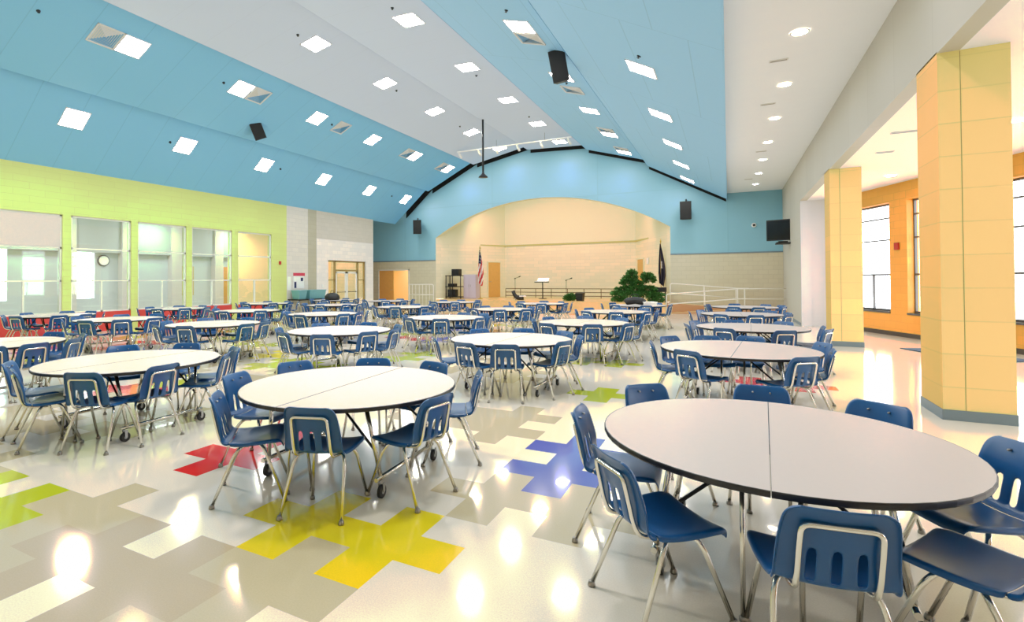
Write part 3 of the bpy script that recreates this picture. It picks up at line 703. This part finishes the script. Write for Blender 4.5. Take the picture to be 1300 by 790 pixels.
for key in sorted(TC, key=lambda k: (k[1], k[0])):
    u, v = TC[key]; col, row = key
    where = '%s, %s' % (ROWN[row], COLN[col])
    place('t', tproto, (u, v, 0), math.radians(ROT.get(key, random.uniform(-6, 6))), 'round folding table with pale top and black edge, ' + where, 'round folding tables')
    rn = random.Random(col*31+row*17)
    L = CH.get(key)
    if L is None:
        off = rn.uniform(-8, 8); L = [(a+off+rn.uniform(-7, 7), rn.uniform(.76, .92), rn.uniform(-9, 9)) for a in (15, 58, 103, 150, 196, 247, 291, 338)]
    # direction words by angle relative to the line of sight
    los = math.degrees(math.atan2(v, u))
    rel = sorted(((a-(los+180)) % 360, a, r_, d_) for a, r_, d_ in L)
    n = len(rel)
    best = None
    ang8 = [k*45 for k in range(8)]
    # match n chairs to n of the 8 direction words, in order, with the least total angle
    import itertools
    for sub in itertools.combinations(range(8), n):
        for sh in range(n):
            e = 0
            for i in range(n):
                d = (rel[i][0]-ang8[sub[(i+sh) % n]]+180) % 360-180; e += d*d
            if best is None or e < best[0]: best = (e, [DIRS[sub[(i+sh) % n]] for i in range(n)])
    for (ra, a, rad, dv), dn in zip(rel, best[1]):
        th = math.radians(a); x, y = u+rad*math.cos(th), v+rad*math.sin(th)
        near = row == 0
        lb = 'navy plastic chair, %s of the round table, %s' % (dn, where.replace('from the', 'from'))
        place('n' if near else 'f', cnear if near else cfar, (x, y, 0), math.radians(a+90+dv), lb, 'navy chairs around the round tables'); nch += 1
print('chairs', nch)

# things lying on the tables
t = thing('duffel_bag', 'black bag lying on the back row table before the big plant', 'bag', (-2.85, 18.45, TZ))
mb = MB(); mb.tube([(-.3, 0, .06), (-.22, 0, .12), (0, 0, .15), (.22, 0, .12), (.3, 0, .06)], .12, 'rubber', 12); o = mb.build('bag_body', t)
for v_ in o.data.vertices: v_.co.z = max(0, v_.co.z*1.05)
mb = MB(); mb.tube([(-.15, -.05, .24), (-.1, -.06, .36), (.1, -.06, .36), (.15, -.05, .24)], .012, 'rubber', 6, fr=.05); mb.build('bag_handle', t)
mb = MB()
for k in range(6): mb.box((-.2, -.15, k*.02), (.2, .15, k*.02+.017), 'paper', tf=Matrix.Rotation(.12*k, 4, 'Z'))
o = mb.build('paper_stack'); o.location = (-2.35, 18.35, TZ); tag(o, 'untidy white stack of papers beside the black bag', 'papers')
t = thing('backpack', 'dark rounded bag on the back row table before the glass doors', 'bag', (-15.9, 18.0, TZ))
mb = MB(); mb.lathe([(.30, 0), (.34, .08), (.32, .2), (.22, .3), (.05, .34)], 'rubber', 16); mb.build('bag_body', t)
mb = MB(); mb.tube([(-.1, 0, .32), (-.08, 0, .42), (.08, 0, .42), (.1, 0, .32)], .012, 'rubber', 6, fr=.04); mb.build('bag_handle', t)

# ------------------------------------------------------------------ ramp and railings
mb = MB()
mb.box((.35, 25.6, 0), (UR-.02, BV-.03, .26), 'rampside')
def wedge(u0, z0, u1, z1, y0, y1):
    mb.poly([(u0, y0, z0), (u1, y0, z1), (u1, y1, z1), (u0, y1, z0)], 'stagefloor'); mb.poly([(u0, y0, 0), (u1, y0, 0), (u1, y0, z1), (u0, y0, z0)], 'rampside')
    mb.poly([(u0, y1, 0), (u0, y0, 0), (u0, y0, z0), (u0, y1, z0)], 'rampside')
wedge(-2.5, .01, .35, .26, 25.6, 26.3); wedge(-2.62, ZS, .35, .26, 26.3, BV-.03)
struct(mb.build('floor_ramp'))
def railing(name, label, runs, posts, group=None, cat='railing'):
    t = thing(name, label, cat, runs[0][0], 0, group); o0 = Vector(runs[0][0])
    for run in runs:
        mb = MB(); mb.tube([Vector(p)-o0 for p in run], .024, 'rail', 8, fr=.12); mb.build('handrail', t)
    for p, h in posts:
        mb = MB(); mb.tube([Vector(p)-o0, Vector(p)+Vector((0, 0, h))-o0], .022 if len(posts) < 5 else .012, 'rail', 8); mb.build('post', t)
fy, my = 25.62, 26.3
railing('ramp_railing', 'white railing along the near flight of the ramp', [[(-2.56, fy, .0), (-2.56, fy, .90), (.35, fy, 1.16), (UR-.04, fy, 1.18)], [(-2.5, fy, .44), (.35, fy, .72), (UR-.04, fy, .74)]], [((-.95, fy, .12), .9), ((.35, fy, .2), .96), ((.62, fy, .2), .97)])
railing('ramp_railing', 'white railing between the ramp flights, rising to the stage', [[(-2.45, my, ZS), (-2.45, my, 1.40), (.30, my, 1.17), (.8, my, 1.17)], [(-2.42, my, .95), (.30, my, .72)]], [((-1.0, my, .35), .92), ((.3, my, .25), .92)])
railing('stage_railing', 'white railing left of the stage, beside the doorway', [[(-17.0, 26.0, 0), (-17.0, 26.0, 1.35), (-15.3, 26.0, 1.35), (-15.3, 26.0, .0)], [(-17.0, 26.0, .75), (-15.3, 26.0, .75)]], [((-17.0+.24*k, 26.0, .0), 1.35) for k in range(1, 7)])
t = thing('stage_guard_rail', 'dark pipe guard rail across the back of the stage', 'railing', (-9.2, 30.5, ZS))
for z in (.12, .34, .56):
    mb = MB(); mb.tube([(-3.4, 0, z), (3.6, 0, z)], .022, 'bark', 8); mb.build('rail', t)
for k in range(8):
    mb = MB(); mb.tube([(-3.4+k, 0, 0), (-3.4+k, 0, .56)], .022, 'bark', 8); mb.build('post', t)

# ------------------------------------------------------------------ things on the stage
t = thing('equipment_rack', 'open black equipment rack at the left end of the stage', 'rack', (-14.72, 27.62, ZS))
for x in (-.5, .5):
    for y in (-.25, .25): mb = MB(); mb.tube([(x, y, 0), (x, y, 1.4)], .03, 'speaker', 6); mb.build('post', t)
for z in (.08, .70, 1.36): mb = MB(); mb.box((-.53, -.28, z), (.53, .28, z+.05), 'speaker'); mb.build('shelf', t)
mb = MB(); mb.tube([(-.05, -.25, .1), (-.05, -.25, 1.4)], .025, 'speaker', 6); mb.build('post', t)
def dev(label, loc, a):
    t = thing('audio_unit', label, 'audio unit', loc)
    mb = MB(); mb.box((-a[0], -a[1], 0), (a[0], a[1], a[2]), 'speaker', bev=.01); mb.build('unit_case', t)
    mb = MB(); mb.box((-a[0]+.02, -a[1]-.008, .03), (a[0]-.02, -a[1], a[2]-.03), 'grille'); mb.build('unit_front', t)
dev('black box standing on top of the equipment rack', (-14.62, 27.62, ZS+1.41), (.25, .2, .38))
dev('black audio unit on the middle shelf of the equipment rack', (-14.9, 27.62, ZS+.75), (.22, .2, .16))
dev('black audio unit on the bottom shelf of the equipment rack', (-14.88, 27.62, ZS+.13), (.25, .2, .42))
t = thing('metal_cabinet', 'pale lavender metal cabinet beside the equipment rack', 'cabinet', (-13.78, 28.0, ZS))
mb = MB(); mb.box((-.42, -.3, 0), (.42, .3, 1.45), 'lav', bev=.012); mb.build('cabinet_body', t)
for x in (-.2, .2):
    mb = MB(); mb.box((x-.19, -.318, .05), (x+.19, -.301, 1.41), 'lav', bev=.005); d = mb.build('door', t)
    mb = MB(); mb.box((x-.01+(.14 if x < 0 else -.14), -.335, .7), (x+.01+(.14 if x < 0 else -.14), -.318, .85), 'steel'); mb.build('handle', d)

def flag(name, label, loc, us):
    t = thing(name, label, 'flag', loc)
    mb = MB(); mb.lathe([(.16, 0), (.16, .03), (.05, .05), (.03, .08)], 'brass', 16); mb.build('flag_base', t)
    mb = MB(); mb.tube([(0, 0, .05), (0, 0, 2.95)], .018, 'brass', 8); mb.build('flag_pole', t)
    mb = MB(); mb.lathe([(.01, 2.94), (.045, 3.0), (.03, 3.06), (.004, 3.16)], 'brass', 10); mb.build('finial', t)
    # cloth hanging in folds: s across the folds, z down
    mb = MB(); ns, nz = 36, 40; top, bot = 2.9, .75
    for j in range(nz+1):
        q = j/nz; z = top-(top-bot)*q; wd = .03+.19*math.sin(min(1, q*1.35)*PI/2)*(1-.45*max(0, q-.75)/.25)
        for i in range(ns+1):
            s = i/ns; x = -.03+wd*1.5*(s-.25); y = -.02-.10*math.sin(s*PI*5+q*1.2)*(.25+q)*.7
            dz = -.30*abs(s-.35)*(1-q)*0-.35*s*q*.5+.17*q
            mb.v.append((x, y, z+dz))
    for j in range(nz):
        for i in range(ns):
            q = (j+.5)/nz; s = (i+.5)/ns
            if us:
                if q < .40 and (s < .75 or q < .22): m = 'flagwhite' if (i % 4 == 1 and j % 4 == 1) else 'flagblue'
                else: m = 'flagred' if int((s*6+q*5.0)*1.3) % 2 else 'flagwhite'
            else:
                m = 'flagwhite' if (.42 < q < .60 and .40 < s < .62 and ((i+j) % 3)) else 'flagnight'
            a = j*(ns+1)+i; mb.f.append((a, a+ns+1, a+ns+2, a+1)); mb.m.append(mb.mi(m)); mb.s.append(True)
    mb.build('flag_cloth', t)
M['flagnight'] = mat('flag_dark', (44, 40, 56), .8)
flag('national_flag', 'red, white and blue striped flag furled on its pole on stage', (-12.98, 27.5, ZS), True)
flag('state_flag', 'dark flag with a pale emblem furled on its pole on stage', (-3.0, 27.6, ZS), False)

def micstand(label, loc, h, flip):
    t = thing('microphone_stand', label, 'microphone stand', loc, 0, 'microphone stands')
    mb = MB(); mb.lathe([(.15, 0), (.15, .02), (.03, .04)], 'speaker', 16); mb.build('stand_base', t)
    mb = MB(); mb.tube([(0, 0, .02), (0, 0, h)], .014, 'speaker', 8); mb.build('stand_pole', t)
    mb = MB(); mb.tube([(-.06, 0, h-.02), (.22*flip, 0, h+.08)], .014, 'speaker', 8); mb.lathe([(.03, -.03), (.035, 0), (.03, .03)], 'speaker', 10, (0, 0, h), 'x'); mb.build('boom', t)
    mb = MB(); mb.tube([(.22*flip, 0, h+.08), (.34*flip, 0, h+.13)], .028, 'speaker', 8, r2=.035); mb.build('microphone', t)
micstand('black microphone stand on the stage left of the lectern', (-11.37, 29.0, ZS), 1.2, 1)
micstand('black microphone stand on the stage right of the lectern', (-8.24, 29.0, ZS), 1.08, 1)
t = thing('music_lectern', 'black stand with a flat white topped desk at centre stage', 'lectern', (-9.65, 29.0, ZS))
mb = MB(); mb.lathe([(.24, 0), (.24, .03), (.05, .05)], 'speaker', 16); mb.build('stand_base', t)
mb = MB(); mb.tube([(0, 0, .03), (0, 0, .96)], .035, 'speaker', 8); mb.build('stand_pole', t)
mb = MB(); mb.box((-.44, -.2, .95), (.32, .2, 1.0), 'speaker'); mb.build('desk', t)
mb = MB(); mb.box((-.40, -.16, 1.0), (.34, .2, 1.03), 'paper', tf=Matrix.Translation((0, 0, 0)) @ Matrix.Rotation(.0, 4, 'X')); mb.poly([(-.38, .1, 1.03), (.32, .1, 1.03), (.36, .2, 1.22), (-.34, .2, 1.22)], 'paper'); mb.build('desk_papers', t)
t = thing('lounge_chair', 'low black and white chair tipped back at the stage front', 'chair', (-10.4, 27.0, ZS), .4)
mb = MB(); mb.tube([(.28, -.05, .14), (0, 0, .10), (-.18, .05, .22), (-.3, .08, .5)], .14, 'rubber', 10, fr=.15, r2=.10); mb.build('seat', t)
mb = MB(); mb.box((.05, -.2, .18), (.42, .15, .24), 'paper', bev=.01); mb.build('cushion', t)
for x in (-.15, .25): mb = MB(); mb.tube([(x, 0, 0), (x, 0, .12)], .03, 'steel'); mb.build('leg', t)
t = thing('stage_monitor', 'dark wedge monitor at the stage front beside the small bush', 'speaker', (-6.9, 26.8, ZS))
mb = MB()
P = [(-.2, -.18), (.2, -.18), (.24, .2), (-.24, .2)]; lo = [(x*.75, y*.8, 0) for x, y in P]; hi = [(x, y, .40+(.06 if y > 0 else 0)) for x, y in P]
mb.poly(lo[::-1], 'speaker'); mb.poly(hi, 'speaker')
for k in range(4): mb.poly([lo[k], lo[(k+1) % 4], hi[(k+1) % 4], hi[k]], 'speaker')
mb.build('speaker_cabinet', t)
mb = MB(); mb.box((-.14, -.165, .06), (.14, -.15, .34), 'grille'); mb.build('speaker_grille', t)
t = thing('side_table', 'small black table at the stage edge behind the ramp railing', 'table', (-2.97, 26.75, ZS))
mb = MB(); mb.box((-.3, -.2, .50), (.3, .2, .72), 'speaker', bev=.01); mb.build('table_top', t)
for x in (-.25, .25): mb = MB(); mb.tube([(x, 0, 0), (x, 0, .5)], .025, 'speaker'); mb.build('leg', t)
mb = MB(); mb.box((-.14, -.012, -.16), (.14, 0, .16), 'paper'); o = mb.build('wall_notice'); o.location = (-3.92, 29.85, 2.6); o.rotation_euler = (0, 0, math.atan2(BV-SB, AR-CB1)); tag(o, 'white notice on the stage wall beside the right door', 'poster')

def plant(name, label, cat, loc, pads, nleaf, sz, trunk):
    t = thing(name, label, cat, loc); rn = random.Random(3)
    mb = MB()
    for path, r0, r1 in trunk: mb.tube(path, r0, 'bark', 8, fr=.1, r2=r1)
    mb.build('trunk', t)
    mb = MB(); tot = sum(p[3]*p[4] for p in pads)
    for (x, y, z, rx, rz_) in pads:
        for _ in range(int(nleaf*rx*rz_/tot)):
            while True:
                a = Vector((rn.uniform(-1, 1), rn.uniform(-1, 1), rn.uniform(-1, 1)))
                if .25 < a.length < 1: break
            p = Vector((x+a.x*rx, y+a.y*rx*.8, z+a.z*rz_))
            d = Vector((a.x, a.y, .5*a.z+.3+rn.uniform(-.4, .4))).normalized(); s = sz*rn.uniform(.6, 1.3)
            w = d.cross(Vector((rn.uniform(-1, 1), rn.uniform(-1, 1), rn.uniform(-1, 1)))).normalized()*s*.28
            mb.poly([p, p+d*s*.5+w, p+d*s, p+d*s*.5-w], 'leaf')
    mb.build('foliage', t)
plant('potted_tree', 'large spreading dark green tree at the stage front', 'plant', (-3.98, 26.4, ZS),
      [(-.80, 0, .40, .42, .13), (-.30, -.1, .36, .55, .14), (.35, 0, .38, .55, .14), (.85, 0, .34, .38, .11), (-.62, .1, .62, .38, .12), (-.05, 0, .66, .45, .13), (.50, .1, .64, .42, .12), (-.42, 0, .92, .36, .12), (.02, 0, .90, .28, .12), (-.30, 0, 1.20, .30, .11), (-.22, 0, 1.42, .20, .12), (-.40, 0, 1.08, .30, .1), (.52, 0, 1.20, .30, .12), (.60, 0, 1.06, .26, .10), (.45, 0, 1.30, .2, .1)], 6500, .13,
      [([(0, 0, 0), (.03, 0, .5), (-.05, 0, .9), (-.15, 0, 1.3)], .06, .025), ([(0, 0, .45), (.3, 0, .7), (.5, 0, 1.15)], .035, .015), ([(0, 0, .3), (-.4, 0, .45), (-.7, 0, .5)], .035, .015), ([(0, 0, .25), (.4, 0, .38), (.8, 0, .4)], .035, .015)])
plant('small_bush', 'small green bush at the stage front beside the dark monitor', 'plant', (-7.38, 26.7, ZS), [(0, 0, .16, .30, .16), (-.15, 0, .12, .2, .12), (.05, 0, .26, .2, .12)], 900, .10, [([(0, 0, 0), (0, 0, .2)], .03, .015)])
plant('small_bush', 'small green bush at the foot of the large stage tree', 'plant', (-4.9, 26.3, ZS), [(0, 0, .10, .26, .12), (.25, 0, .10, .2, .10)], 600, .10, [([(0, 0, 0), (0, 0, .12)], .025, .012)])
plant('small_bush', 'small green bush beside the dark flag at the stage edge', 'plant', (-3.0, 26.3, ZS), [(0, 0, .14, .26, .13), (-.25, 0, .10, .2, .10)], 600, .10, [([(0, 0, 0), (0, 0, .12)], .025, .012)])

# ------------------------------------------------------------------ light
def area(name, loc, rot, sx, sy, power, col=(1, 1, 1)):
    l = bpy.data.lights.new(name, 'AREA'); l.shape = 'RECTANGLE'; l.size = sx; l.size_y = sy; l.energy = power; l.color = col
    o = bpy.data.objects.new(name, l); C.objects.link(o); o.location = loc; o.rotation_euler = rot; return o
def spot(name, loc, target, power, col, size=1.6):
    l = bpy.data.lights.new(name, 'SPOT'); l.energy = power; l.color = col; l.spot_size = size; l.spot_blend = .6; l.shadow_soft_size = .15
    o = bpy.data.objects.new(name, l); C.objects.link(o); o.location = loc
    o.rotation_euler = (Vector(target)-Vector(loc)).to_track_quat('-Z', 'Y').to_euler(); return o
for k, x in enumerate((-13.2, -10.6, -7.8, -5.0)): spot('stage_spot', (x, BV+.8, 6.2 if abs(x+9.1) > 3 else 7.2), (x*.75-2.3, SB, 2.6), 150, (1, .94, .78), 2.2)
# the ceiling lights of the bays above and behind the camera
for p in range(6):
    for v in ((4.6,) if p < 2 else (8.05, 4.6)):
        loc, rot = frame_on(p, v, u=LU[p]); area('unseen_bay_lamp', (loc[0], loc[1], loc[2]-.02), rot, .62, .62, 130 if v < 6 else 72, (1, .94, .85))
for u, v, z, p in ((1.06, 7.3, 5.58, 16), (1.06, 4.8, 5.58, 16), (1.06, 2.3, 5.58, 10), (4.6, 7.0, 4.23, 16), (4.8, 4.5, 4.23, 22)): area('unseen_bay_lamp', (u, v, z), (0, 0, 0), .3, .3, p, (1, .97, .92))  # unseen downlights, added to brighten the pillar fronts
for v in (5, 9, 13, 17): area('corridor_lamp', (-20, v, 4.25), (0, 0, 0), 1.2, 1.2, 95, (1, 1, 1))
area('backroom_lamp', (-18.6, BV+1.4, 2.85), (0, 0, 0), 1.2, 1.2, 70, (1, .88, .6))
area('vestibule_lamp', (-20.5, 22, 4.2), (0, 0, 0), 1.2, 1.2, 90, (1, .88, .6))
w = bpy.data.worlds.new('sky'); bpy.context.scene.world = w; w.use_nodes = True
bg = w.node_tree.nodes['Background']; bg.inputs[0].default_value = (.95, .98, 1, 1); bg.inputs[1].default_value = 6

# ------------------------------------------------------------------ camera
cam = bpy.data.cameras.new('camera'); co = bpy.data.objects.new('camera', cam); C.objects.link(co)
f_, yaw, pitch, roll, cx, cy = 653.61297, 0.48152988, 0.01247122, -0.00547539, 583.09469, 346.51823
c, s = math.cos(yaw), math.sin(yaw); R0 = Matrix(((c, s, 0), (0, 0, 1), (-s, c, 0)))
c, s = math.cos(pitch), math.sin(pitch); R1 = Matrix(((1, 0, 0), (0, c, -s), (0, s, c)))
c, s = math.cos(roll), math.sin(roll); R2 = Matrix(((c, s, 0), (-s, c, 0), (0, 0, 1)))
Rm = R2 @ R1 @ R0
right, up, fwd = Rm[0], Rm[1], Rm[2]
mw = Matrix(((right[0], up[0], -fwd[0], 0), (right[1], up[1], -fwd[1], 0), (right[2], up[2], -fwd[2], 1.65), (0, 0, 0, 1)))
co.matrix_world = mw
cam.sensor_width = 36; cam.sensor_fit = 'HORIZONTAL'; cam.lens = f_/1300*36
cam.shift_x = (650-cx)/1300; cam.shift_y = (cy-395)/1300
cam.clip_start = .05; cam.clip_end = 200
sc = bpy.context.scene; sc.camera = co
sc.view_settings.view_transform = 'Standard'; sc.view_settings.look = 'None'; sc.view_settings.exposure = 0
vs = sc.view_settings; vs.use_curve_mapping = True; cm = vs.curve_mapping
cm.use_clip = False; cm.extend = 'HORIZONTAL'
cu = cm.curves[3]
for px, py in ((.4, .40), (.8, .70), (1.3, .86), (2.2, .96)): cu.points.new(px, py)
cu.points[-1].location = (4.0, 1.0)
ps = sorted([tuple(p.location) for p in cu.points])
for p, q in zip(cu.points, ps): p.location = q
cm.update()
sc.cycles.max_bounces = 8; sc.cycles.diffuse_bounces = 4; sc.cycles.glossy_bounces = 3; sc.cycles.transparent_max_bounces = 12
sc.cycles.sample_clamp_indirect = 6; sc.cycles.caustics_reflective = False; sc.cycles.caustics_refractive = False
